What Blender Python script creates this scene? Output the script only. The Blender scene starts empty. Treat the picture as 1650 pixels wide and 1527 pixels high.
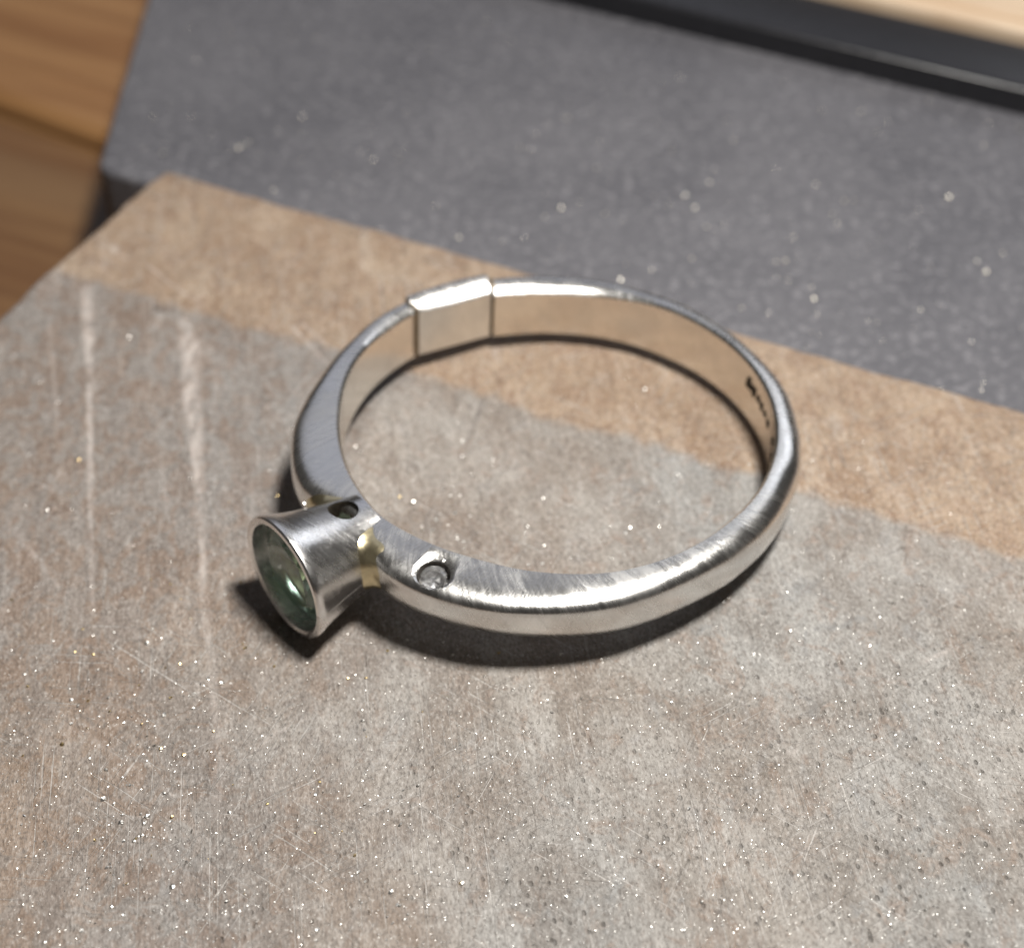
import bpy, bmesh, math, random
import numpy as np
from mathutils import Vector, Matrix

# One Blender unit is one centimetre here.
random.seed(7)
rng = np.random.default_rng(11)
SC = bpy.context.scene
COL = SC.collection
SC.unit_settings.system = 'METRIC'
SC.unit_settings.scale_length = 0.01

# ------------------------------------------------------------------ camera
CAM = np.array([-0.17534, -5.50981, 4.96545])
EL = math.radians(42.0)
F_PX = 2889.0                       # focal length in photo pixels (1650 wide)
cd = bpy.data.cameras.new('camera')
cd.sensor_width = 36.0
cd.lens = 36.0 * F_PX / 1650.0
cd.clip_start = 0.05
cd.clip_end = 400.0
cd.dof.use_dof = True
cd.dof.focus_distance = 6.25
cd.dof.aperture_fstop = 0.56
cam = bpy.data.objects.new('camera', cd)
COL.objects.link(cam)
cam.location = CAM
cam.rotation_euler = (math.pi / 2 - EL, 0, 0)
SC.camera = cam

# ------------------------------------------------------------------ world, bench lamp, added fill lights
W = bpy.data.worlds.new('World')
SC.world = W
W.use_nodes = True
bg = W.node_tree.nodes['Background']
bg.inputs[0].default_value = (1.0, 0.93, 0.86, 1)
bg.inputs[1].default_value = 0.042


def lamp(name, loc, target, size, watts, col):
    d = bpy.data.lights.new(name, 'AREA')
    d.shape = 'DISK'
    d.size = size
    d.energy = watts
    d.color = col
    o = bpy.data.objects.new(name, d)
    COL.objects.link(o)
    o.location = loc
    o.rotation_euler = (Vector(target) - Vector(loc)).to_track_quat('-Z', 'Y').to_euler()
    return o


lamp('bench_lamp', (2.8, -1.5, 12.7), (0, 0, 0), 2.3, 3500, (1.0, 0.965, 0.91))
lamp('added_back_fill', (-12.0, 74.0, 64.0), (0, 0, 0), 70.0, 5000, (0.82, 0.86, 1.0))  # added unseen soft source, gives the metal's top faces a grey reflection
lamp('added_right_fill', (46.0, 66.0, 54.0), (0, 0, 0), 44.0, 7500, (0.90, 0.93, 1.0))  # added unseen soft source, brightens the right side of the band

SC.view_settings.view_transform = 'Standard'
SC.view_settings.look = 'None'
SC.view_settings.exposure = 0.0
SC.view_settings.gamma = 1.0
SC.cycles.max_bounces = 16
SC.cycles.transmission_bounces = 14
SC.cycles.glossy_bounces = 8
SC.cycles.caustics_reflective = True
SC.cycles.sample_clamp_indirect = 6.0


# ------------------------------------------------------------------ helpers
def nodes_mat(name):
    m = bpy.data.materials.new(name)
    m.use_nodes = True
    nt = m.node_tree
    return m, nt, nt.nodes['Principled BSDF']


class N:
    """Short node writing."""
    def __init__(self, nt):
        self.nt = nt
        self.tc = None

    def new(self, t, **kw):
        n = self.nt.nodes.new(t)
        for k, v in kw.items():
            setattr(n, k, v)
        return n

    def put(self, inp, v):
        if hasattr(v, 'is_output') or isinstance(v, bpy.types.NodeSocket):
            self.nt.links.new(v, inp)
        elif isinstance(v, (tuple, list)) and len(v) == 3 and inp.type == 'RGBA':
            inp.default_value = (*v, 1)
        else:
            inp.default_value = v

    def coord(self, kind='Object'):
        if self.tc is None:
            self.tc = self.new('ShaderNodeTexCoord')
        return self.tc.outputs[kind]

    def mapping(self, vec, scale=(1, 1, 1), rot=(0, 0, 0), loc=(0, 0, 0)):
        a = self.new('ShaderNodeMapping')
        self.put(a.inputs['Vector'], vec)
        a.inputs['Rotation'].default_value = rot
        a.inputs['Location'].default_value = loc
        b = self.new('ShaderNodeMapping')
        self.put(b.inputs['Vector'], a.outputs[0])
        b.inputs['Scale'].default_value = scale
        return b.outputs[0]

    def noise(self, vec, scale=1, detail=4, rough=.55, dist=0.0):
        n = self.new('ShaderNodeTexNoise')
        self.put(n.inputs['Vector'], vec)
        n.inputs['Scale'].default_value = scale
        n.inputs['Detail'].default_value = detail
        n.inputs['Roughness'].default_value = rough
        n.inputs['Distortion'].default_value = dist
        return n.outputs['Fac']

    def voronoi(self, vec, scale=1, rand=1.0):
        n = self.new('ShaderNodeTexVoronoi')
        self.put(n.inputs['Vector'], vec)
        n.inputs['Scale'].default_value = scale
        n.inputs['Randomness'].default_value = rand
        return n.outputs['Distance']

    def ramp(self, fac, a, b, lo=0.0, hi=1.0):
        n = self.new('ShaderNodeMapRange')
        n.interpolation_type = 'SMOOTHSTEP'
        self.put(n.inputs['Value'], fac)
        n.inputs['From Min'].default_value = a
        n.inputs['From Max'].default_value = b
        n.inputs['To Min'].default_value = lo
        n.inputs['To Max'].default_value = hi
        return n.outputs[0]

    def math(self, op, a, b=0.0):
        n = self.new('ShaderNodeMath', operation=op)
        self.put(n.inputs[0], a)
        self.put(n.inputs[1], b)
        return n.outputs[0]

    def mix(self, fac, a, b, blend='MIX'):
        n = self.new('ShaderNodeMix', data_type='RGBA', blend_type=blend)
        self.put(n.inputs[0], fac)
        self.put(n.inputs[6], a)
        self.put(n.inputs[7], b)
        return n.outputs[2]

    def bump(self, h, dist, strength=1.0):
        n = self.new('ShaderNodeBump')
        n.inputs['Strength'].default_value = strength
        n.inputs['Distance'].default_value = dist
        self.put(n.inputs['Height'], h)
        return n.outputs[0]

    def attr(self, name):
        n = self.new('ShaderNodeAttribute')
        n.attribute_name = name
        return n


def mesh_obj(name, verts, faces, mat, parent=None, smooth=True):
    me = bpy.data.meshes.new(name)
    me.from_pydata([tuple(v) for v in verts], [], [tuple(f) for f in faces])
    me.update()
    if smooth:
        me.shade_smooth()
    return link(name, me, mat, parent)


def link(name, me, mat, parent=None):
    o = bpy.data.objects.new(name, me)
    COL.objects.link(o)
    if mat is not None:
        me.materials.clear()
        me.materials.append(mat)
    if parent is not None:
        o.parent = parent
    return o


def empty(name, loc=(0, 0, 0)):
    o = bpy.data.objects.new(name, None)
    o.empty_display_size = .3
    COL.objects.link(o)
    o.location = loc
    return o


def tag(o, label=None, cat=None, kind=None):
    if label:
        o['label'] = label
    if cat:
        o['category'] = cat
    if kind:
        o['kind'] = kind
    return o


def vnoise(x, y, seed, per=64):
    """Smooth value noise in numpy, about -1..1."""
    g = np.random.default_rng(seed).uniform(-1, 1, (per, per))
    xi = np.floor(x).astype(int)
    yi = np.floor(y).astype(int)
    fx = x - xi
    fy = y - yi
    fx = fx * fx * (3 - 2 * fx)
    fy = fy * fy * (3 - 2 * fy)
    a = g[xi % per, yi % per]
    b = g[(xi + 1) % per, yi % per]
    c = g[xi % per, (yi + 1) % per]
    d = g[(xi + 1) % per, (yi + 1) % per]
    return (a * (1 - fx) + b * fx) * (1 - fy) + (c * (1 - fx) + d * fx) * fy


def sstep(x, a, b):
    t = np.clip((x - a) / (b - a), 0, 1)
    return t * t * (3 - 2 * t)


# where a measured photo point lies on a level plane of the place
CX, CY = 825.0, 763.5
AX = (np.array([1, 0, 0.]), np.array([0, math.sin(EL), math.cos(EL)]),
      np.array([0, -math.cos(EL), math.sin(EL)]))


def on_plane(px, py, z=0.0):
    d = AX[0] * (px - CX) / F_PX - AX[1] * (py - CY) / F_PX - AX[2]
    return CAM + d * ((z - CAM[2]) / d[2])


# ------------------------------------------------------------------ materials
def mat_peg():
    m, nt, p = nodes_mat('worn_peg_wood')
    n = N(nt)
    ob = n.coord('Object')
    at = n.attr('wear')
    sep = n.new('ShaderNodeSeparateColor')
    nt.links.new(at.outputs['Color'], sep.inputs[0])
    grey, pale, dark = sep.outputs[0], sep.outputs[1], sep.outputs[2]
    ang = math.radians(-11)
    fine = n.noise(n.mapping(ob, (104, 50, 60), (0, 0, ang)), 1, 4, .64)
    mid = n.noise(n.mapping(ob, (44, 22, 20), (0, 0, ang)), 1, 5, .65, .3)
    big = n.noise(n.mapping(ob, (3.2, 2.2, 2), (0, 0, ang)), 1, 4, .55, .6)
    blot = n.noise(n.mapping(ob, (9, 6, 5), (0, 0, ang)), 1, 6, .68, 1.2)
    blue = n.noise(n.mapping(ob, (8, 4.6, 4), (0, 0, .2), (3, 7, 1)), 1, 6, .68, .8)
    strk = n.noise(n.mapping(ob, (15, 2.0, 4), (0, 0, math.radians(-6))), 1, 6, .66, .5)
    tan = n.mix(n.ramp(big, .35, .65), (.265, .178, .112), (.345, .252, .172))
    tan = n.mix(n.ramp(blot, .42, .68), tan, (.225, .138, .080))
    gry = n.mix(n.ramp(big, .36, .66), (.185, .172, .157), (.275, .273, .264))
    gry = n.mix(n.ramp(blot, .50, .66, 0, .55), gry, (.215, .148, .108))
    gry = n.mix(n.ramp(blue, .52, .68, 0, .6), gry, (.215, .226, .234))
    sx = n.new('ShaderNodeSeparateXYZ')
    nt.links.new(ob, sx.inputs[0])
    side = n.math('ADD', sx.outputs[0], n.math('MULTIPLY', n.math('SUBTRACT', big, .5), 2.2))
    gry = n.mix(n.ramp(side, -1.9, .4, .80, 0), gry, n.mix(n.ramp(blot, .44, .56), (.165, .105, .072), (.190, .172, .160)))
    c = n.mix(grey, tan, gry)
    # fine knife and file scratches running several ways
    scr = 0.0
    for k, (rot, fx, fy, thr) in enumerate(((-.55, 3.0, 150, .655), (.62, 2.6, 130, .66), (-1.15, 3.4, 160, .66), (1.45, 2.2, 140, .655), (.12, 3.0, 150, .68))):
        t = n.noise(n.mapping(ob, (fx, fy, 9), (0, 0, rot), (k * 3.1, k * 1.7, 0)), 1, 2, .5, .25)
        g = n.noise(n.mapping(ob, (1.6, 1.6, 1.6), (0, 0, 0), (k * 2.3, 4 - k, 0)), 1, 2)
        scr = n.math('ADD', scr, n.math('MULTIPLY', n.ramp(t, thr - .025, thr + .04), n.ramp(g, .44, .56)))
    scr = n.math('MINIMUM', scr, 1.0)
    c = n.mix(n.math('MULTIPLY', scr, .62), c, (.50, .475, .45))
    c = n.mix(n.ramp(mid, .30, .72), n.mix(.30, c, (.5, .5, .5), 'MULTIPLY'), n.mix(.14, c, (.52, .50, .48)))
    c = n.mix(n.ramp(strk, .36, .50, .30, 0), c, n.mix(.6, c, (.42, .36, .32), 'MULTIPLY'))
    c = n.mix(n.ramp(strk, .54, .68, 0, .18), c, (.50, .47, .44))
    c = n.mix(n.ramp(fine, .34, .50, .62, 0), c, (.10, .085, .075))
    c = n.mix(n.ramp(fine, .54, .70, 0, .40), c, (.56, .54, .52))
    # dark open pores, mostly on the front right of the block
    vor = n.voronoi(n.mapping(ob, (34, 20, 20), (0, 0, ang)), 1)
    gate = n.noise(n.mapping(ob, (9, 9, 9), (0, 0, 0), (5, 1, 2)), 1, 2)
    pore = n.math('MULTIPLY', n.ramp(vor, .12, .28, 1, 0), n.ramp(gate, .46, .56))
    pore = n.math('MULTIPLY', pore, at.outputs['Alpha'])
    c = n.mix(n.math('MULTIPLY', pore, .58), c, (.06, .055, .05))
    c = n.mix(n.math('MULTIPLY', pale, .74), c, (.50, .45, .42))
    c = n.mix(n.math('MULTIPLY', dark, .85), c, (.05, .045, .045))
    n.put(p.inputs['Base Color'], c)
    n.put(p.inputs['Roughness'], n.ramp(mid, .3, .7, .48, .66))
    p.inputs['Specular IOR Level'].default_value = .45
    h = n.math('ADD', n.math('MULTIPLY', fine, .6), n.math('MULTIPLY', mid, .5))
    h = n.math('SUBTRACT', h, n.math('MULTIPLY', pore, .9))
    h = n.math('SUBTRACT', h, n.math('MULTIPLY', scr, .35))
    n.put(p.inputs['Normal'], n.bump(h, .013, .8))
    return m


def mat_desk(name='varnished_desk_wood', dim=1.0):
    m, nt, p = nodes_mat(name)
    n = N(nt)
    ob = n.coord('Object')
    r = math.radians(26)
    a = n.noise(n.mapping(ob, (.22, 2.2, 1), (0, 0, r)), 1, 5, .6, .5)
    b = n.noise(n.mapping(ob, (.5, 9, 1), (0, 0, r)), 1, 4, .6, .3)
    w = n.noise(n.mapping(ob, (.1, .9, 1), (0, 0, r), (4, 2, 0)), 1, 2, .5)
    c = n.mix(n.ramp(a, .35, .65), (.180, .088, .033), (.262, .150, .066))
    c = n.mix(n.ramp(b, .45, .7, 0, .55), c, (.14, .065, .022))
    c = n.mix(n.ramp(w, .56, .66, 0, .6), c, (.29, .19, .10))
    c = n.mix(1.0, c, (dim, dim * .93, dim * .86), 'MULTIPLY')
    n.put(p.inputs['Base Color'], c)
    p.inputs['Roughness'].default_value = .42
    n.put(p.inputs['Normal'], n.bump(b, .02, .3))
    return m


def mat_board():
    m, nt, p = nodes_mat('pale_board_wood')
    n = N(nt)
    ob = n.coord('Object')
    r = math.radians(27)
    a = n.noise(n.mapping(ob, (.5, 5, 1), (0, 0, r)), 1, 5, .6, .5)
    b = n.noise(n.mapping(ob, (1, 20, 1), (0, 0, r)), 1, 4, .6, .3)
    c = n.mix(n.ramp(a, .35, .65), (.43, .30, .19), (.52, .41, .30))
    c = n.mix(n.ramp(b, .45, .7, 0, .4), c, (.34, .22, .13))
    n.put(p.inputs['Base Color'], c)
    p.inputs['Roughness'].default_value = .5
    n.put(p.inputs['Normal'], n.bump(b, .02, .3))
    return m


def mat_steel():
    m, nt, p = nodes_mat('grey_blued_steel')
    n = N(nt)
    ob = n.coord('Object')
    big = n.noise(n.mapping(ob, (.9, .9, .9)), 1, 4, .55, .3)
    sp = n.noise(n.mapping(ob, (22, 22, 22)), 1, 4, .6)
    sp2 = n.noise(n.mapping(ob, (70, 40, 50), (0, 0, .4)), 1, 3, .6)
    scr = n.noise(n.mapping(ob, (1.2, 55, 6), (0, 0, .48)), 1, 3, .6)
    c = n.mix(n.ramp(big, .3, .7), (.076, .075, .085), (.112, .110, .121))
    c = n.mix(n.ramp(sp, .50, .66, 0, .6), c, (.215, .21, .225))
    c = n.mix(n.ramp(sp2, .36, .50, .75, 0), c, (.075, .075, .085))
    c = n.mix(n.ramp(scr, .60, .74, 0, .35), c, (.20, .20, .21))
    n.put(p.inputs['Base Color'], c)
    p.inputs['Metallic'].default_value = .10
    n.put(p.inputs['Roughness'], n.ramp(sp, .3, .7, .46, .60))
    n.put(p.inputs['Normal'], n.bump(sp2, .008, .5))
    return m


def mat_silver(name='brushed_silver', col=(.86, .85, .83), rough=.28, brush=.6, lo=.20):
    m, nt, p = nodes_mat(name)
    n = N(nt)
    uv = n.coord('UV')
    ob = n.coord('Object')
    b1 = n.noise(n.mapping(uv, (64, 7, 1), (0, 0, .5)), 1, 5, .7, .3)
    b2 = n.noise(n.mapping(uv, (190, 12, 1), (0, 0, -.30)), 1, 4, .65, .2)
    b3 = n.noise(n.mapping(uv, (120, 5, 1), (0, 0, .85)), 1, 3, .6, .2)
    pat = n.noise(n.mapping(ob, (6, 6, 6)), 1, 5, .6, .4)
    gr = n.noise(n.mapping(ob, (60, 60, 60)), 1, 3, .6)
    h = n.math('ADD', n.math('MULTIPLY', b1, .7), n.math('MULTIPLY', b2, .6))
    h = n.math('ADD', h, n.math('MULTIPLY', gr, .3))
    h = n.math('SUBTRACT', h, n.ramp(b3, .64, .72, 0, .16))
    c = n.mix(n.ramp(pat, .4, .7, 0, .6), col, tuple(x * .80 for x in col))
    c = n.mix(n.ramp(b1, .34, .56, .22, 0), c, tuple(x * .6 for x in col))
    c = n.mix(n.ramp(b2, .36, .50, .22, 0), c, tuple(x * .5 for x in col))
    c = n.mix(n.ramp(b3, .62, .70, 0, .6), c, (.97, .97, .97))
    n.put(p.inputs['Base Color'], c)
    p.inputs['Metallic'].default_value = 1.0
    n.put(p.inputs['Roughness'], n.ramp(n.math('ADD', pat, n.math('MULTIPLY', n.math('SUBTRACT', b1, .5), .6)), .3, .75, lo, rough + .06))
    n.put(p.inputs['Normal'], n.bump(h, .0036 * brush, .5))
    return m


def mat_simple(name, col, rough, metal=0.0, noise_scale=40, amp=.35):
    m, nt, p = nodes_mat(name)
    n = N(nt)
    t = n.noise(n.mapping(n.coord('Object'), (noise_scale,) * 3), 1, 3, .6)
    n.put(p.inputs['Base Color'], n.mix(n.ramp(t, .3, .7), col, tuple(x * (1 - amp) for x in col)))
    p.inputs['Metallic'].default_value = metal
    p.inputs['Roughness'].default_value = rough
    n.put(p.inputs['Normal'], n.bump(t, .004, .4))
    return m


def mat_gem(name, col, ior, rough=0.0, trans=1.0):
    m, nt, p = nodes_mat(name)
    n = N(nt)
    t = n.noise(n.mapping(n.coord('Object'), (9, 9, 9)), 1, 3, .5)
    n.put(p.inputs['Base Color'], n.mix(n.ramp(t, .3, .7), col, tuple(x * .86 for x in col)))
    p.inputs['Transmission Weight'].default_value = trans
    p.inputs['IOR'].default_value = ior
    p.inputs['Roughness'].default_value = rough
    return m


M_PEG = mat_peg()
M_DESK = mat_desk()
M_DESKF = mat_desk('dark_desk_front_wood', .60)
M_STEEL = mat_steel()
M_SILVER = mat_silver()
M_INNER = mat_silver('satin_inner_silver', (.90, .86, .79), .20, .30, .14)
M_PLAIN = mat_silver('plain_insert_silver', (.90, .89, .85), .40, .4, .32)
M_BEZEL = mat_silver('brushed_bezel_silver', (.88, .87, .86), .27, .6, .19)
M_SOLDER = mat_simple('gold_solder', (.80, .70, .46), .28, 1.0, 22, .25)
M_OXIDE_SHADE = mat_simple('stamp_oxide_hole_shade', (.045, .035, .025), .6, .3)  # oxide of the stamps, also the painted shade on hole walls
M_SEAM = mat_simple('tarnished_seam', (.30, .23, .15), .5, .8)
M_FILING = mat_simple('silver_filing', (.90, .88, .84), .38, 1.0)
M_DULLFIL = mat_simple('dusty_filing', (.92, .87, .74), .36, 1.0)
M_GOLDFIL = mat_simple('brass_filing', (.85, .66, .35), .30, 1.0)
M_GEM = mat_gem('pale_green_stone', (.62, .88, .78), 1.58, .03, .86)
M_DIAMOND = mat_gem('clear_small_stone', (.98, .98, .99), 1.9, .16)

# ------------------------------------------------------------------ the setting: desk
DESK_Z = -0.8
# ------------------------------------------------------------------ wooden bench peg
def tan_z(x, y):
    return -.008 + .012 * x


def on_sheet(px, py, zf):
    p = on_plane(px, py, 0.0)
    for _ in range(6):
        p = on_plane(px, py, zf(p[0], p[1]))
    return p


TL = on_sheet(268, 272, tan_z)[:2]
TR = on_sheet(1650, 662, tan_z)[:2]
U = (TR - TL) / np.linalg.norm(TR - TL)
V = np.array([-U[1], U[0]])          # points away from the viewer
cr_a = on_sheet(82, 431, tan_z)[:2]
cr_b = on_sheet(1650, 890, tan_z)[:2]
SLOPE = math.tan(math.radians(1.03))


def to_uv(x, y):
    return (x - TL[0]) * U[0] + (y - TL[1]) * U[1], (x - TL[0]) * V[0] + (y - TL[1]) * V[1]


ca_u, ca_v = to_uv(*cr_a)
cb_u, cb_v = to_uv(*cr_b)


def crease_v(u):
    return ca_v + (cb_v - ca_v) * (u - ca_u) / (cb_u - ca_u)


def peg_base_z(x, y):
    u, v = to_uv(x, y)
    d = crease_v(u) - v
    worn = .034 * sstep(-x, 1.35, 2.5) * sstep(d, 0, .7)
    return tan_z(x, y) - SLOPE * (np.sqrt(np.maximum(d, 0) ** 2 + .02 ** 2) - .02) * (d > 0) - worn


def on_peg(px, py):
    return on_sheet(px, py, peg_base_z)


def seg_mask(X, Y, pts, soft=.2):
    """pts: (photo x, photo y, width px, strength) chain -> soft stroke mask on the peg."""
    out = np.zeros_like(X)
    pl = [(*on_peg(a, b)[:2], w / 420.0, s) for a, b, w, s in pts]
    for (x0, y0, w0, s0), (x1, y1, w1, s1) in zip(pl[:-1], pl[1:]):
        dx, dy = x1 - x0, y1 - y0
        L2 = dx * dx + dy * dy
        t = np.clip(((X - x0) * dx + (Y - y0) * dy) / L2, 0, 1)
        d = np.hypot(X - x0 - t * dx, Y - y0 - t * dy)
        w = (w0 + (w1 - w0) * t) * .5
        s = s0 + (s1 - s0) * t
        out = np.maximum(out, s * (1 - sstep(d, w * soft, w * 1.5)))
    return out


PALE = [
    [(140, 465, 30, .75), (146, 560, 24, .8), (146, 650, 14, .7), (146, 800, 11, .75), (148, 930, 10, .5), (150, 1010, 8, .1)],
    [(296, 520, 22, .5), (306, 560, 40, .85), (308, 640, 36, .85), (318, 720, 26, .8), (322, 800, 17, .75), (326, 900, 15, .6),
     (334, 1020, 15, .5), (346, 1150, 14, .45), (352, 1260, 16, .35), (352, 1330, 16, .15)],
    [(80, 520, 12, .2), (90, 640, 8, .4), (95, 740, 6, .1)],
    [(258, 740, 9, .1), (266, 790, 8, .45), (274, 860, 7, .2)],
    [(405, 760, 7, .1), (408, 800, 6, .4), (400, 880, 10, .3), (392, 905, 6, .1)],
    [(0, 830, 14, .25), (60, 900, 12, .35), (130, 990, 8, .1)],
    [(0, 1140, 6, .15), (60, 1080, 7, .4), (120, 1020, 6, .1)],
    [(90, 1160, 6, .15), (150, 1190, 9, .45), (230, 1245, 6, .15)],
    [(130, 1200, 8, .4), (190, 1110, 5, .1)],
    [(262, 1165, 5, .3), (320, 1140, 5, .15)],
    [(380, 1230, 6, .15), (440, 1180, 6, .45), (500, 1150, 5, .2)],
    [(265, 1270, 3, .5), (295, 1295, 3, .1)],
    [(470, 524, 7, .7), (505, 560, 8, .85), (528, 586, 6, .3)],
    [(488, 520, 7, .7), (520, 548, 8, .85), (540, 566, 6, .3)],
    [(160, 395, 12, .4), (185, 400, 16, .55), (205, 420, 6, .2)],
    [(235, 425, 6, .5), (268, 450, 7, .7), (300, 475, 6, .6), (330, 496, 4, .2)],
    [(560, 720, 5, .25), (640, 690, 5, .4), (690, 640, 4, .1)],
    [(668, 640, 5, .35), (700, 665, 5, .4), (740, 700, 4, .1)],
    [(630, 810, 4, .2), (690, 790, 4, .5), (720, 780, 3, .1)],
    [(1480, 1070, 6, .3), (1520, 1050, 10, .55), (1545, 1040, 5, .2)],
    [(1250, 1170, 4, .3), (1275, 1220, 6, .5), (1290, 1190, 4, .2)],
    [(900, 1130, 5, .2), (960, 1110, 6, .35), (1010, 1060, 5, .1)],
    [(1000, 770, 5, .2), (870, 730, 6, .35), (800, 700, 5, .1)],
]
DARK = [
    [(247, 494, 9, .7), (262, 500, 11, .9), (268, 502, 7, .4)],
    [(778, 640, 8, .5), (768, 670, 8, .6), (752, 715, 6, .6), (746, 726, 4, .2)],
    [(806, 652, 14, .35), (824, 656, 12, .35)],
    [(834, 716, 5, .4), (850, 732, 6, .6), (870, 752, 4, .2)],
    [(922, 722, 4, .3), (918, 752, 5, .5)],
    [(1008, 800, 5, .4), (1040, 782, 7, .5), (1065, 768, 4, .2)],
    [(978, 698, 6, .4), (988, 700, 6, .4)],
    [(655, 690, 3, .3), (658, 730, 4, .4), (650, 790, 3, .1)],
    [(420, 625, 6, .2), (416, 680, 8, .35), (410, 730, 4, .1)],
    [(308, 1400, 4, .3), (325, 1412, 5, .7), (345, 1430, 3, .3)],
    [(318, 1470, 3, .2), (345, 1500, 4, .5), (365, 1524, 3, .3)],
    [(738, 1262, 3, .4), (745, 1290, 4, .6), (752, 1328, 3, .2)],
    [(530, 1290, 3, .2), (536, 1330, 4, .4)],
    [(255, 1080, 5, .35), (252, 1130, 6, .4), (262, 1165, 4, .2)],
    [(1570, 1146, 5, .4), (1605, 1152, 5, .55), (1648, 1150, 5, .4)],
    [(1575, 1132, 8, .12), (1590, 1122, 8, .3), (1615, 1130, 8, .2)],
    [(1200, 1268, 4, .4), (1212, 1262, 4, .5)],
    [(1052, 1300, 4, .5), (1060, 1312, 4, .4)],
    [(1170, 695, 6, .2), (1200, 705, 6, .3)],
]

UL, VL = 6.0, 5.0
NU, NV = 560, 470
gu = np.linspace(0, UL, NU)
gv = np.linspace(0, -VL, NV)
GU, GV = np.meshgrid(gu, gv, indexing='ij')
# uneven, worn outline on the two seen edges
edge_l = .018 * vnoise(GV * 3, GV * 0 + .5, 3) + .008 * vnoise(GV * 14, GV * 0 + .5, 4)
edge_b = .014 * vnoise(GU * 2.4, GU * 0 + .5, 5) + .006 * vnoise(GU * 13, GU * 0 + .5, 6)
below = np.maximum(crease_v(0 * GV) - GV, 0)
UU = GU + edge_l * (1 - sstep(GU, 0, .5))
VV = GV + edge_b * (1 - sstep(-GV, 0, .5))
X = TL[0] + UU * U[0] + VV * V[0]
Y = TL[1] + UU * U[1] + VV * V[1]
Z = peg_base_z(X, Y)
flat_x, flat_y = X, Y
Z = Z + .010 * vnoise(X * 1.7, Y * 1.2, 8) + .0035 * vnoise(X * 9, Y * 4, 9) + .0016 * vnoise(X * 34, Y * 13, 10)
# rounded edges
rl = np.minimum(GU, .05)
rb = np.minimum(-GV, .05)
Z = Z - (.05 - np.sqrt(np.maximum(.0025 - (.05 - rl) ** 2, 0))) * .7 - (.05 - np.sqrt(np.maximum(.0025 - (.05 - rb) ** 2, 0))) * .7
pale = np.zeros_like(X)
for s in PALE:
    pale = np.maximum(pale, seg_mask(X, Y, s))
ragged = .55 + .45 * vnoise(X * 30, Y * 12, 21) + .35 * vnoise(X * 70, Y * 40, 22)
pale = np.clip(pale * np.clip(ragged * 1.15 + .12, 0, 1.2), 0, 1)
dark = np.zeros_like(X)
for s in DARK:
    dark = np.maximum(dark, seg_mask(X, Y, s))
dark = np.clip(dark * np.clip(.8 + .5 * vnoise(X * 40, Y * 25, 23), 0, 1.2), 0, 1)
Z = Z - .012 * dark - .008 * pale * sstep(pale, .25, .7)
d_cr = crease_v(UU) - VV + .035 * vnoise(X * 4, Y * 3, 31) + .022 * vnoise(X * 16, Y * 11, 32)
grey = sstep(d_cr, -.02, .05)
patch = vnoise(X * 1.6 + 9, Y * 1.3, 33)
grey = grey * np.clip(.86 + .22 * patch, 0, 1)
# pores show where the block was sawn freshest: front right
pore = sstep(.55 * X - .8 * Y + .35 * vnoise(X * 1.2, Y * 1.2, 34), .6, 2.0)
pore = .25 * grey + .75 * pore * grey

nv = NU * NV
verts = np.stack([X, Y, Z], -1).reshape(-1, 3)
idx = np.arange(nv).reshape(NU, NV)
quads = np.stack([idx[:-1, :-1], idx[:-1, 1:], idx[1:, 1:], idx[1:, :-1]], -1).reshape(-1, 4)
# skirt down to the desk
rim = np.concatenate([idx[:, 0], idx[-1, 1:], idx[-2::-1, -1], idx[0, -2:0:-1]])
low = verts[rim].copy()
low[:, 2] = DESK_Z - .118
k = len(rim)
li = nv + np.arange(k)
side = np.stack([rim, np.roll(rim, -1), np.roll(li, -1), li], -1)
verts = np.concatenate([verts, low])
faces = np.concatenate([quads, side])
me = bpy.data.meshes.new('bench_peg')
me.vertices.add(len(verts))
me.vertices.foreach_set('co', verts.ravel())
me.loops.add(faces.size)
me.loops.foreach_set('vertex_index', faces.ravel().astype(np.int32))
me.polygons.add(len(faces))
me.polygons.foreach_set('loop_start', np.arange(0, faces.size, 4, dtype=np.int32))
me.polygons.foreach_set('loop_total', np.full(len(faces), 4, np.int32))
me.update(calc_edges=True)
me.validate()
me.shade_smooth()
ca = me.color_attributes.new('wear', 'FLOAT_COLOR', 'POINT')
rgba = np.zeros((len(verts), 4), np.float32)
rgba[:nv, 0] = grey.ravel()
rgba[:nv, 1] = pale.ravel()
rgba[:nv, 2] = dark.ravel()
rgba[:nv, 3] = pore.ravel()
ca.data.foreach_set('color', rgba.ravel())
peg = link('bench_peg', me, M_PEG)
tag(peg, 'worn grey and tan wooden bench peg with filed pale streaks, under the ring', 'wooden block')


def peg_z(x, y):
    """height of the finished peg surface at a point"""
    u, v = to_uv(x, y)
    i = int(round(u / UL * (NU - 1)))
    j = int(round(-v / VL * (NV - 1)))
    return float(Z[min(max(i, 0), NU - 1), min(max(j, 0), NV - 1)])


# ------------------------------------------------------------------ steel block behind the peg
PZ = -.17


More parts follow.
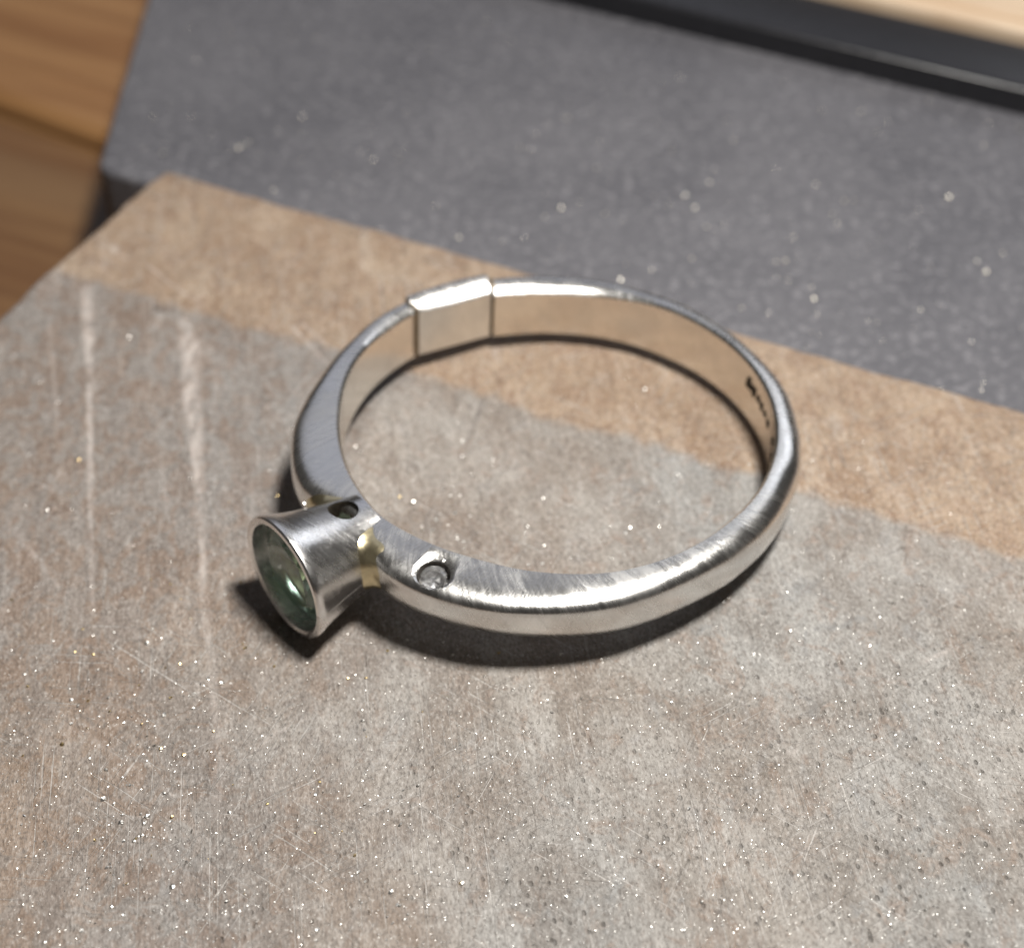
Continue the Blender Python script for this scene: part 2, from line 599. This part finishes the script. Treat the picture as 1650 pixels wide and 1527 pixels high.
def prism(name, poly, z0, z1, mat, parent, bevel, seg=4):
    bm = bmesh.new()
    top = [bm.verts.new((x, y, z1)) for x, y in poly]
    bot = [bm.verts.new((x, y, z0)) for x, y in poly]
    bm.faces.new(top)
    bm.faces.new(bot[::-1])
    kk = len(poly)
    for i in range(kk):
        bm.faces.new((top[i], bot[i], bot[(i + 1) % kk], top[(i + 1) % kk]))
    bmesh.ops.recalc_face_normals(bm, faces=bm.faces)
    es = [e for e in bm.edges if all(abs(v.co.z - z1) < 1e-6 for v in e.verts)]
    bmesh.ops.bevel(bm, geom=es, offset=bevel, segments=seg, affect='EDGES', profile=.5)
    me_ = bpy.data.meshes.new(name)
    bm.to_mesh(me_)
    bm.free()
    me_.shade_smooth()
    try:
        me_.set_sharp_from_angle(angle=math.radians(50))
    except Exception:
        pass
    return link(name, me_, mat, parent)


def build_desk():
    a = on_plane(-20, 150, DESK_Z)[:2]
    b = on_plane(152, 212, DESK_Z)[:2]
    d = (b - a) / np.linalg.norm(b - a)
    nn = np.array([-d[1], d[0]])
    p0, p1 = a - d * 40, a + d * 60
    slab = [tuple(p0), tuple(p1), tuple(p1 + nn * 50), tuple(p0 + nn * 50)]
    o = prism('desk_top', slab, DESK_Z - .4, DESK_Z, M_DESK, None, .10)
    tag(o, None, None, 'structure')
    q0, q1 = p0 - nn * .004, p1 - nn * .004
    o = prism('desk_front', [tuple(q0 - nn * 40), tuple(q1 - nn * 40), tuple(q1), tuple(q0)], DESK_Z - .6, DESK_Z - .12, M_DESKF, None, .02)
    tag(o, None, None, 'structure')


build_desk()


def line_x(p, d, q, e):
    """crossing of p+t*d and q+s*e"""
    t = ((q[0] - p[0]) * e[1] - (q[1] - p[1]) * e[0]) / (d[0] * e[1] - d[1] * e[0])
    return p + d * t


pc = on_plane(152, 291, PZ)[:2]
pl_top = on_plane(214, 0, PZ)[:2]
g0 = on_plane(866, -2, PZ)[:2]
g1 = on_plane(1650, 187, PZ)[:2]
front_d = U
left_d = (pl_top - pc) / np.linalg.norm(pl_top - pc)
groove_d = (g1 - g0) / np.linalg.norm(g1 - g0)
gap = V * .012
fp = TL + gap + V * .0
front_l = line_x(fp, front_d, pc, left_d)
front_r = fp + front_d * 9.0
back_l = line_x(g0, groove_d, pc, left_d)
back_r = g0 + groove_d * 6.5
blk = empty('steel_block', (front_l[0], front_l[1], DESK_Z))
tag(blk, 'dark grey steel bench block with raised back rail behind the wooden peg', 'steel block')
off = Vector((front_l[0], front_l[1], DESK_Z))


def rel(p):
    return (p[0] - off.x, p[1] - off.y)


def round_corner(a, b, c, r, seg=6):
    """polygon corner b rounded between a and c"""
    a, b, c = map(np.array, (a, b, c))
    d0 = (a - b) / np.linalg.norm(a - b)
    d1 = (c - b) / np.linalg.norm(c - b)
    p0, p1 = b + d0 * r, b + d1 * r
    return [tuple((1 - t) ** 2 * p0 + 2 * t * (1 - t) * b + t * t * p1) for t in np.linspace(0, 1, seg)]


n_gr = np.array([-groove_d[1], groove_d[0]])
poly = round_corner(rel(back_l), rel(front_l), rel(front_r), .09) + [rel(front_r), rel(back_r + n_gr * .30), rel(back_l + n_gr * .30)]
prism('block', poly, 0.0, PZ - DESK_Z, M_STEEL, blk, .035)
rail_l = back_l - groove_d * .0
rp_ = [rel(back_l), rel(back_r), rel(back_r + n_gr * .50), rel(back_l + n_gr * .50)]
M_RAIL = mat_simple('black_rail', (.016, .016, .019), .30, .0, 30)
rl_o = prism('back_rail', rp_, PZ - DESK_Z - .4, PZ - DESK_Z + .16, M_RAIL, blk, .035)
rl_o['label'] = 'glossy black raised rail along the back edge'
# pale board lying beyond the rail
M_BOARD = mat_board()
b0 = back_l + n_gr * .58
b1 = back_r + n_gr * .58
BZ = .02
brd = prism('pale_board', [tuple(b0 + groove_d * .4), tuple(b1), tuple(b1 + n_gr * 6), tuple(b0 + groove_d * .4 + n_gr * 6)], DESK_Z + .002, BZ, M_BOARD, None, .03)
tag(brd, 'pale tan wooden board lying behind the black rail of the steel block', 'board')

# ------------------------------------------------------------------ the ring
RN = Vector((0.03283, -0.01390, 0.99936)).normalized()
ex = Vector((0, 1, 0)).cross(RN).normalized()
ey = RN.cross(ex)
H = .285
TOPC = Vector((0, 0, .33))
ring = empty('silver_ring')
RM = Matrix((ex, ey, RN)).transposed().to_4x4()
ring.matrix_world = Matrix.Translation(TOPC - RN * H) @ RM
tag(ring, 'brushed silver ring with green stone in a cone bezel, lying on the wooden peg', 'ring')


def cyc(th, knots):
    a = np.array([q[0] for q in knots], float)
    r = np.array([q[1] for q in knots], float)
    a = np.concatenate([a - 360, a, a + 360])
    r = np.tile(r, 3)
    v = np.interp(th, a, r)
    return v


def smooth_cyc(knots, width=7):
    t = np.arange(0, 360, .5)
    v = cyc(t, knots)
    kk = int(width / .5)
    w = np.hanning(2 * kk + 1)
    w /= w.sum()
    vv = np.concatenate([v[-kk:], v, v[:kk]])
    vv = np.convolve(vv, w, 'valid')
    return lambda th: np.interp(np.asarray(th) % 360, np.concatenate([t, [360]]), np.concatenate([vv, vv[:1]]))


RI = smooth_cyc([(5, .886), (25, .886), (45, .880), (61, .880), (85, .866), (104, .870), (131, .905), (150, .888), (165, .872),
                 (180, .862), (195, .868), (210, .885), (222, .898), (235, .880), (250, .867), (265, .877), (282, .886), (300, .878),
                 (317, .872), (340, .878)], 8)
RO = smooth_cyc([(3, .996), (21, .988), (40, .974), (60, .975), (85, .978), (105, .984), (120, .986), (135, .990), (150, .985), (165, .990),
                 (174, 1.016), (182, 1.048), (190, 1.062), (197, 1.078), (205, 1.080), (211, 1.02), (215, .985), (221, .985), (226, 1.03), (232, 1.074),
                 (240, 1.084), (247, 1.078), (258, 1.068), (267, 1.058), (275, 1.044), (282, 1.034), (289, 1.020), (297, 1.006),
                 (309, .996), (325, .996), (340, .995)], 7)
PEX = smooth_cyc([(0, 2.3), (40, 2.5), (80, 2.9), (105, 3.2), (150, 3.2), (180, 4.0), (205, 5.0), (235, 5.0), (258, 4.6), (285, 3.3), (310, 2.6), (340, 2.3)], 12)
HH = smooth_cyc([(0, .268), (60, .285), (110, .290), (180, .285), (235, .262), (260, .252), (290, .255), (320, .262)], 14)


def hand(th, s, k):
    """small hand-made unevenness along the band"""
    return vnoise(np.asarray(th) * k / 360 * 24, np.zeros_like(np.asarray(th, float)) + s, 40 + int(s * 10), 24)


def band_section(th, ri, ro, h, p, m=22):
    """closed (r, z) profile: inner wall, domed outside"""
    t = ro - ri
    pts = []
    ch = min(.012, t * .2)
    for z in np.linspace(.012, h - .012, 7):
        pts.append((ri, z))
    # small inner chamfer then superellipse outside
    u = np.linspace(0, math.pi, m)
    for q in u:
        c, s = math.cos(q), math.sin(q)
        # fullest above the middle, drawn in towards the foot
        zm = .64 * h
        pp = p if c > 0 else 2.3
        r_ = ri + ch + (t - ch) * abs(s) ** (2 / pp)
        z_ = zm + (h - zm if c > 0 else zm) * math.copysign(abs(c) ** (2 / pp), c)
        pts.append((r_, z_))
    return pts


def sweep(name, a0, a1, n, sec, mat, parent, cap=True):
    ths = np.linspace(a0, a1, n)
    prof = [sec(t) for t in ths]
    m = len(prof[0])
    vs, uv = [], []
    for t, pr in zip(ths, prof):
        a = math.radians(t)
        L = 0
        for j, (r, z) in enumerate(pr):
            vs.append((r * math.cos(a), r * math.sin(a), z))
            if j:
                L += math.hypot(r - pr[j - 1][0], z - pr[j - 1][1])
            uv.append((a * .95, L))
    fs = []
    for i in range(n - 1):
        for j in range(m):
            j2 = (j + 1) % m
            fs.append((i * m + j, (i + 1) * m + j, (i + 1) * m + j2, i * m + j2))
    if cap:
        fs.append(tuple(range(m)))
        fs.append(tuple(range((n - 1) * m, n * m))[::-1])
    me_ = bpy.data.meshes.new(name)
    me_.from_pydata(vs, [], fs)
    bm = bmesh.new()
    bm.from_mesh(me_)
    bmesh.ops.recalc_face_normals(bm, faces=bm.faces)
    ul = bm.loops.layers.uv.new('UVMap')
    for f in bm.faces:
        for l in f.loops:
            l[ul].uv = uv[l.vert.index]
    bm.to_mesh(me_)
    bm.free()
    me_.shade_smooth()
    try:
        me_.set_sharp_from_angle(angle=math.radians(40))
    except Exception:
        pass
    return link(name, me_, mat, parent)


TILT = smooth_cyc([(0, .0), (30, .0), (55, .12), (75, .42), (120, .45), (142, .36), (160, .04), (220, 0), (300, 0)], 10)
OUTW = smooth_cyc([(180, .03), (200, .04), (222, .05), (236, .11), (262, .09), (285, .04), (310, 0), (160, 0)], 10)
A0, A1 = 106.6, 130.6            # the let-in piece


def band_sec(t):
    ro = float(RO(t)) + .0035 * float(hand(t, .3, 1.0)) + .0015 * float(hand(t, .7, 2.6))
    ri = float(RI(t)) + .002 * float(hand(t, 1.3, 1.0))
    h = float(HH(t)) + .003 * float(hand(t, 2.1, 1.3))
    k = float(TILT(t))
    out = []
    for r, z in band_section(t, ri, ro, h, float(PEX(t)) + .35 * float(hand(t, 2.7, 1.2))):
        up = max(0.0, min(1.0, z / h * 2 - 1))
        out.append((r, z + (H - h) - k * up * (ro - r) - float(OUTW(t)) * up * (r - ri)))
    return out


band = sweep('band', A1, A0 + 360, 700, band_sec, None, ring)


def lathe(name, prof, seg, mat, parent, close=True, uvk=.2):
    """prof: (s, r) along local +X; returns object whose axis is X"""
    vs, fs, uv = [], [], []
    m = len(prof)
    for i in range(seg):
        a = 2 * math.pi * i / seg
        L = 0
        for j, (s, r) in enumerate(prof):
            vs.append((s, r * math.cos(a), r * math.sin(a)))
            if j:
                L += math.hypot(s - prof[j - 1][0], r - prof[j - 1][1])
            uv.append((L, a * uvk))
    for i in range(seg):
        i2 = (i + 1) % seg
        for j in range(m if close else m - 1):
            j2 = (j + 1) % m
            fs.append((i * m + j, i2 * m + j, i2 * m + j2, i * m + j2))
    me_ = bpy.data.meshes.new(name)
    me_.from_pydata(vs, [], fs)
    bm = bmesh.new()
    bm.from_mesh(me_)
    bmesh.ops.recalc_face_normals(bm, faces=bm.faces)
    ul = bm.loops.layers.uv.new('UVMap')
    for f in bm.faces:
        for l in f.loops:
            l[ul].uv = uv[l.vert.index]
    bm.to_mesh(me_)
    bm.free()
    me_.shade_smooth()
    try:
        me_.set_sharp_from_angle(angle=math.radians(45))
    except Exception:
        pass
    return link(name, me_, mat, parent)


def bool_cut(o, cutter):
    md = o.modifiers.new('cut', 'BOOLEAN')
    md.operation = 'DIFFERENCE'
    md.solver = 'EXACT'
    md.object = cutter
    dg = bpy.context.evaluated_depsgraph_get()
    new = bpy.data.meshes.new_from_object(o.evaluated_get(dg))
    o.modifiers.clear()
    old = o.data
    o.data = new
    new.name = o.name
    bpy.data.meshes.remove(old)
    try:
        new.shade_smooth()
        new.set_sharp_from_angle(angle=math.radians(38))
    except Exception:
        pass
    cm = cutter.data
    bpy.data.objects.remove(cutter)
    bpy.data.meshes.remove(cm)


def ring_pt(a, r, z):
    a = math.radians(a)
    return Vector((r * math.cos(a), r * math.sin(a), z))


# seat of the small flush stone
ST_A, ST_R = 242.6, 1.004
seat = lathe('seat_cutter', [(.03, .0), (.03, .094), (0, .080), (-.011, .063), (-.066, .060), (-.066, .0)], 48, None, ring, close=False)
ST_N = (ring_pt(ST_A, math.sin(math.radians(9)), math.cos(math.radians(9)))).normalized()
ST_Z = H - .015
ST_Q = ST_N.to_track_quat('X', 'Y')
seat.rotation_mode = 'QUATERNION'
seat.rotation_quaternion = ST_Q
seat.location = ring_pt(ST_A, ST_R, ST_Z)
bpy.context.view_layer.update()
bool_cut(band, seat)
# inside of the band is the satin, outside the brushed finish
band.data.materials.clear()
for mm in (M_SILVER, M_INNER):
    band.data.materials.append(mm)
for f in band.data.polygons:
    c = f.center
    rr = math.hypot(c.x, c.y)
    inward = (f.normal.x * c.x + f.normal.y * c.y) / rr
    f.material_index = 1 if inward < -.8 and rr < .93 else 0


def insert_sec(t):
    mid = (A0 + A1) / 2
    ri = .880 / math.cos(math.radians(t - mid)) + .0
    ri += .010 * (t - mid) / 12
    ro = float(RO(t)) + .010
    e = max(0.0, abs(t - mid) - (A1 - A0) / 2 + .8) / .55
    q = .007 * min(1.0, e) ** 2
    hh = .300 - 2 * q
    return [(r, z + q + (H - .300) + .006 - .45 * max(0., z / hh * 2 - 1) * (ro - r)) for r, z in band_section(t, ri + q, ro - q, hh, 5.0)]


ins = sweep('sizing_insert', A0 + .25, A1 - .25, 60, insert_sec, M_SILVER, ring)
ins.data.materials.append(M_PLAIN)
for f in ins.data.polygons:
    c = f.center
    if (f.normal.x * c.x + f.normal.y * c.y) / math.hypot(c.x, c.y) < -.8:
        f.material_index = 1
ins['label'] = 'plain silver piece let into the back of the band'
# dark solder seams at both ends of the let-in piece
for t, w in ((A0, .28), (A1, .22)):
    def seam_sec(q, t=t):
        ri = min(.883, float(RI(q)) + .004)
        return band_section(q, ri + .004, float(RO(q)) - .004, H - .006, 3.6, 16)
    sm = sweep('solder_seam', t - w, t + w, 4, seam_sec, M_SEAM, ring)
    sm.location.z = .002

# bezel: a flared tube, axis along the radius at 218 degrees
BA = 218.0
bz_z = H / 2 - .012
BZ_PROF = [(.915, .174), (.97, .179), (1.03, .187), (1.09, .198), (1.15, .212), (1.20, .225), (1.245, .239), (1.268, .248), (1.284, .253),
           (1.296, .253), (1.303, .247), (1.304, .230), (1.297, .220), (1.272, .216), (1.245, .214), (1.230, .207), (1.17, .180), (1.10, .148),
           (1.02, .124), (.97, .116), (.915, .114)]
bezel = lathe('bezel', BZ_PROF, 128, M_BEZEL, ring)
bezel.rotation_euler = (0, 0, math.radians(BA))
bezel.location = (0, 0, bz_z)
hole = lathe('hole_cutter', [(-.02, 0), (-.02, .056), (.3, .060), (.3, 0)], 32, None, ring, close=False)
hole.rotation_euler = (0, -math.pi / 2, 0)
hole.location = ring_pt(BA - 1.0, 1.012, bz_z + .0)
bpy.context.view_layer.update()
bool_cut(bezel, hole)


def brilliant(name, r, table, crown, pav, mat, parent, girdle=.012, n=8):
    """faceted stone, axis +X, girdle at x=0"""
    vs = []
    def ringv(x, rad, k, ph=0.0):
        s = len(vs)
        for i in range(k):
            a = 2 * math.pi * (i + ph) / k
            vs.append((x, rad * math.cos(a), rad * math.sin(a)))
        return list(range(s, s + k))
    T = ringv(crown, table, n)
    S_ = ringv(crown * .55, (table + r) * .52, n, .5)
    G1 = ringv(girdle / 2, r, 2 * n)
    G0 = ringv(-girdle / 2, r, 2 * n)
    P_ = ringv(-pav * .42, r * .62, n, .5)
    vs.append((-pav, 0, 0))
    K = len(vs) - 1
    fs = [tuple(T)]
    for i in range(n):
        j = (i + 1) % n
        fs.append((T[i], S_[i], T[j]))
        fs.append((T[j], S_[i], G1[2 * i + 2 if i < n - 1 else 0], S_[j]))
        fs.append((S_[i], G1[2 * i + 1], G1[(2 * i + 2) % (2 * n)]))
        fs.append((S_[i], G1[2 * i], G1[2 * i + 1]))
        fs.append((G0[2 * i], P_[i], G0[2 * i + 1]))
        fs.append((G0[2 * i + 1], P_[i], G0[(2 * i + 2) % (2 * n)]))
        fs.append((P_[i], P_[j], G0[(2 * i + 2) % (2 * n)]))
        fs.append((P_[i], K, P_[j]))
    for i in range(2 * n):
        j = (i + 1) % (2 * n)
        fs.append((G1[i], G0[i], G0[j], G1[j]))
    me_ = bpy.data.meshes.new(name)
    me_.from_pydata(vs, [], fs)
    bm = bmesh.new()
    bm.from_mesh(me_)
    bmesh.ops.recalc_face_normals(bm, faces=bm.faces)
    bm.to_mesh(me_)
    bm.free()
    return link(name, me_, mat, parent)


gem = brilliant('gemstone', .213, .135, .045, .150, M_GEM, bezel)
gem.location = (1.234, 0, 0)
gem.rotation_euler = (math.radians(11), 0, 0)
gem['label'] = 'pale green faceted stone'

stone = brilliant('side_stone', .0500, .028, .015, .034, M_DIAMOND, ring, .004)
stone.rotation_mode = 'QUATERNION'
stone.location = ring_pt(ST_A, ST_R, ST_Z) - ST_N * .020
# turn the stone about its axis so that a crown facet catches the bench lamp
bpy.context.view_layer.update()
wp = ring.matrix_world @ stone.location
hv = ((Vector((2.8, -1.5, 12.7)) - wp).normalized() + (cam.location - wp).normalized()).normalized()
hl = ring.matrix_world.to_3x3().inverted() @ hv
best = max(range(0, 90), key=lambda d_: sum(max(0, (ST_Q.to_matrix() @ Matrix.Rotation(math.radians(d_), 3, 'X') @ f.normal).dot(hl)) ** 400
                                            for f in stone.data.polygons))
stone.rotation_quaternion = ST_Q @ Matrix.Rotation(math.radians(best), 3, 'X').to_quaternion()
stone['label'] = 'tiny clear stone set flush in the shoulder'


def solder():
    """gold solder run into the corner between the bezel and both shoulders"""
    seg_b = lathe('solder_fillet', [(.90, 0.0), (.90, .160)] + [(q, r) for q, r in BZ_PROF[1:4]] + [(1.09, .194), (1.09, 0.0)], 64, None, None, close=False)
    seg_b.data.transform(Matrix.Translation((0, 0, bz_z)) @ Matrix.Rotation(math.radians(BA), 4, 'Z'))
    arc = sweep('arc', 192, 238, 60, band_sec, None, None)
    bm = bmesh.new()
    bm.from_mesh(seg_b.data)
    bm.from_mesh(arc.data)
    bmesh.ops.remove_doubles(bm, verts=bm.verts, dist=1e-5)
    me_ = bpy.data.meshes.new('solder_fillet')
    bm.to_mesh(me_)
    bm.free()
    for o in (seg_b, arc):
        d = o.data
        bpy.data.objects.remove(o)
        bpy.data.meshes.remove(d)
    o = link('solder_fillet', me_, None)
    md = o.modifiers.new('r', 'REMESH')
    md.mode = 'VOXEL'
    md.voxel_size = .010
    md = o.modifiers.new('s', 'SMOOTH')
    md.factor = .5
    md.iterations = 160
    md = o.modifiers.new('d', 'DISPLACE')
    md.strength = -.004
    md.mid_level = 0
    dg = bpy.context.evaluated_depsgraph_get()
    new = bpy.data.meshes.new_from_object(o.evaluated_get(dg))
    o.modifiers.clear()
    o.data = new
    bpy.data.meshes.remove(me_)
    new.name = 'solder_fillet'
    new.calc_loop_triangles()
    nr = [v.normal.copy() for v in new.vertices]
    for v, q in zip(new.vertices, nr):
        for (a_, r_, k_) in ((228.4, 1.05, .022), (207.6, 1.05, .015)):
            c_ = ring_pt(a_, r_, 0)
            d_ = math.hypot(v.co.x - c_.x, v.co.y - c_.y)
            v.co = v.co + q * (k_ * math.exp(-(d_ / .062) ** 2) * float(sstep(v.co.z, .03, .13)))
    new.update()
    new.materials.append(M_SOLDER)
    new.shade_smooth()
    o.parent = ring
    return o


fil = solder()
bore = lathe('bore_cutter', [(.90, 0), (.90, .119), (1.3, .122), (1.3, 0)], 48, None, ring, close=False)
bore.rotation_euler = (0, 0, math.radians(BA))
bore.location = (0, 0, bz_z)
bpy.context.view_layer.update()
bool_cut(fil, bore)
cut = lathe('hole_cutter', [(-.02, 0), (-.02, .055), (.3, .060), (.3, 0)], 32, None, ring, close=False)
cut.rotation_euler = (0, -math.pi / 2, 0)
cut.location = ring_pt(BA - 1.0, 1.012, bz_z)
bpy.context.view_layer.update()
bool_cut(fil, cut)


def hole_shade(o, centre, rad, zlow, mat):
    """paints the shade inside a drilled hole as dark wall faces"""
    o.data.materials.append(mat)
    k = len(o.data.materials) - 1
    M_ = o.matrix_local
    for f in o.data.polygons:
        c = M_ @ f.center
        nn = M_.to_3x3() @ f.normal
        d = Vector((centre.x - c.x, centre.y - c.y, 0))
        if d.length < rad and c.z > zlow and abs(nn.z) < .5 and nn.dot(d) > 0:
            f.material_index = k  # wall face coloured dark so the hole looks shaded


bpy.context.view_layer.update()
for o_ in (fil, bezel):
    hole_shade(o_, ring_pt(BA - 1.0, 1.012, 0), .066, bz_z + .04, M_OXIDE_SHADE)
hole_shade(band, ring_pt(ST_A, ST_R, 0), .078, H - .10, M_OXIDE_SHADE)  # shaded gap round the small stone, painted on its seat wall

# worn stamps inside the band: shallow dark cartouches
STAMPS = [(22.0, 1.3, .193, .058), (19.0, 1.25, .188, .050), (15.9, .95, .184, .030), (13.3, .9, .178, .036), (10.4, 1.0, .175, .024),
          (7.0, 1.1, .168, .030), (-1.0, 1.0, .178, .030), (-4.2, 1.2, .140, .036)]
for a, wd, zc, ht in STAMPS:
    vs, fs = [], []
    K = 14
    for layer in (0, 1):
        for i in range(K):
            t = 2 * math.pi * i / K
            ca_, sa_ = math.cos(t), math.sin(t)
            q = abs(ca_) ** .6 * math.copysign(1, ca_), abs(sa_) ** .6 * math.copysign(1, sa_)
            jit = 1 + .18 * math.sin(3 * t + a)
            aa = a + wd * q[0] * jit
            rr = float(RI(aa)) - (.0035 if layer else -.02) + .002 * float(hand(aa, 1.3, 1.0))
            vs.append(ring_pt(aa, rr, zc + ht / 2 * q[1] * jit))
    fs.append(tuple(range(K, 2 * K)))
    for i in range(K):
        j = (i + 1) % K
        fs.append((i, j, K + j, K + i))
    mesh_obj('hallmark', vs, fs, M_OXIDE_SHADE, ring, False)

# ------------------------------------------------------------------ filings strewn about
def flakes(name, spots, mat, label, spread=.36):
    vs, fs = [], []
    half = Vector((.13, -.40, .90)).normalized()
    for x, y, z, s in spots:
        nrm = (half + Vector(rng.normal(0, spread, 3))).normalized()
        if nrm.z < .25:
            nrm.z = .25
            nrm.normalize()
        t = nrm.orthogonal().normalized()
        b = nrm.cross(t)
        a0 = rng.uniform(0, 6.28)
        el = rng.uniform(.45, 1.0)
        k = 5
        base = len(vs)
        c = Vector((x, y, z + s * .35))
        for i in range(k):
            a = a0 + 6.283 * i / k
            rr = s * rng.uniform(.65, 1.1)
            vs.append(c + t * rr * math.cos(a) + b * rr * el * math.sin(a))
        vs.append(c + nrm * s * .28)
        vs.append(c - nrm * s * .45)
        for i in range(k):
            fs.append((base + i, base + (i + 1) % k, base + k))
            fs.append((base + (i + 1) % k, base + i, base + k + 1))
    o = mesh_obj(name, vs, fs, mat, None, False)
    tag(o, label, None, 'stuff')
    return o


spots, gspots = [], []


def add_peg_spot(px, py, s, lst):
    p = on_peg(px, py)
    u, v = to_uv(p[0], p[1])
    if .1 < u < UL - .1 and -VL + .1 < v < -.06:
        lst.append((p[0], p[1], peg_z(p[0], p[1]), s))


while len(spots) < 2600:
    px, py = rng.uniform(0, 1650), rng.uniform(480, 1527)
    w = .10 + .9 * sstep(np.array(py), 760, 1250)
    if rng.uniform() < w:
        add_peg_spot(px, py, float(np.clip(rng.lognormal(-5.75, .42), .0018, .010)), spots)
for cx_, cy_, sx, sy, k in ((215, 1320, 40, 45, 32), (240, 1430, 60, 40, 22), (650, 1430, 60, 60, 26), (300, 1090, 50, 30, 10),
                            (210, 1160, 60, 60, 16), (680, 830, 90, 70, 36), (960, 870, 90, 30, 20), (730, 800, 60, 60, 16)):
    for _ in range(k):
        add_peg_spot(rng.normal(cx_, sx), rng.normal(cy_, sy), float(np.clip(rng.lognormal(-5.05, .40), .003, .012)), spots)
while len(spots) < 6200:
    px, py = rng.uniform(0, 1650), rng.uniform(640, 1527)
    w = .12 + .88 * sstep(np.array(py + .25 * px), 1000, 1500)
    if rng.uniform() < w:
        add_peg_spot(px, py, float(rng.uniform(.0016, .0036)), spots)
for px, py, s in ((228, 1082, .013), (335, 1090, .013), (358, 1098, .014), (200, 1163, .010), (232, 1327, .014), (198, 1312, .010), (236, 1316, .010),
                  (40, 1314, .011), (42, 1380, .009), (28, 1400, .009), (219, 1432, .010), (240, 1447, .010), (745, 1422, .012), (1002, 1188, .011),
                  (1402, 1153, .011), (1342, 1186, .011), (1443, 1187, .010), (1060, 1395, .011), (1276, 1438, .011), (1250, 1476, .011),
                  (670, 1403, .011), (548, 1488, .010), (640, 1456, .010), (714, 788, .009), (645, 803, .010), (738, 868, .008), (768, 858, .008),
                  (440, 878, .008), (396, 770, .007), (690, 551, .010), (1110, 496, .010), (492, 812, .010), (300, 1500, .009)):
    if (px, py) in ((690, 551), (1110, 496), (492, 812)):
        continue
    add_peg_spot(px, py, s * .8, spots)
while len(gspots) < 70:
    add_peg_spot(rng.normal(330, 230), rng.normal(1080, 190), float(rng.uniform(.004, .010)), gspots)
for px, py, s in ((395, 1042, .010), (391, 1036, .007), (645, 801, .009), (275, 1122, .009), (100, 1200, .010), (258, 1205, .009), (742, 1420, .01)):
    add_peg_spot(px, py, s, gspots)
for px, py, z, q in ((1108, 496, .335, .011), (689, 551, .115, .010), (492, 812, .33, .009)):
    p = on_plane(px, py, z)
    spots.append((p[0], p[1], z, q))
flakes('silver_filings', spots, M_FILING, 'fine silver filings sprinkled over the worn wooden peg')
flakes('brass_filings', gspots, M_GOLDFIL, 'fine golden filings scattered near the ring on the peg')
ps = []
for px, py in ((466, 146), (385, 240), (655, 182), (602, 258), (905, 336), (1055, 318), (961, 272), (1115, 417), (1008, 427), (1194, 497), (1398, 400),
               (1138, 366), (740, 383), (710, 362), (262, 248), (1082, 245), (915, 192), (1360, 325), (1265, 422), (1312, 482), (1530, 318), (975, 345),
               (1120, 335), (1050, 435), (1590, 440), (1500, 430), (975, 127), (910, 190)):
    p = on_plane(px, py, PZ)
    ps.append((p[0], p[1], PZ, float(rng.uniform(.008, .013))))
for _ in range(420):
    px, py = rng.uniform(200, 1650), rng.uniform(20, 640)
    p = on_plane(px, py, PZ)
    u, v = to_uv(p[0], p[1])
    if v > .05 and (p[0] - pc[0]) * left_d[1] - (p[1] - pc[1]) * left_d[0] > .05 and ((p - np.array([*g0, 0]))[0] * n_gr[0] + (p[1] - g0[1]) * n_gr[1]) < -.05:
        ps.append((p[0], p[1], PZ, float(np.clip(rng.lognormal(-5.45, .4), .002, .009))))
flakes('block_filings', ps, M_DULLFIL, 'bright metal filings scattered on the grey steel block', .30)
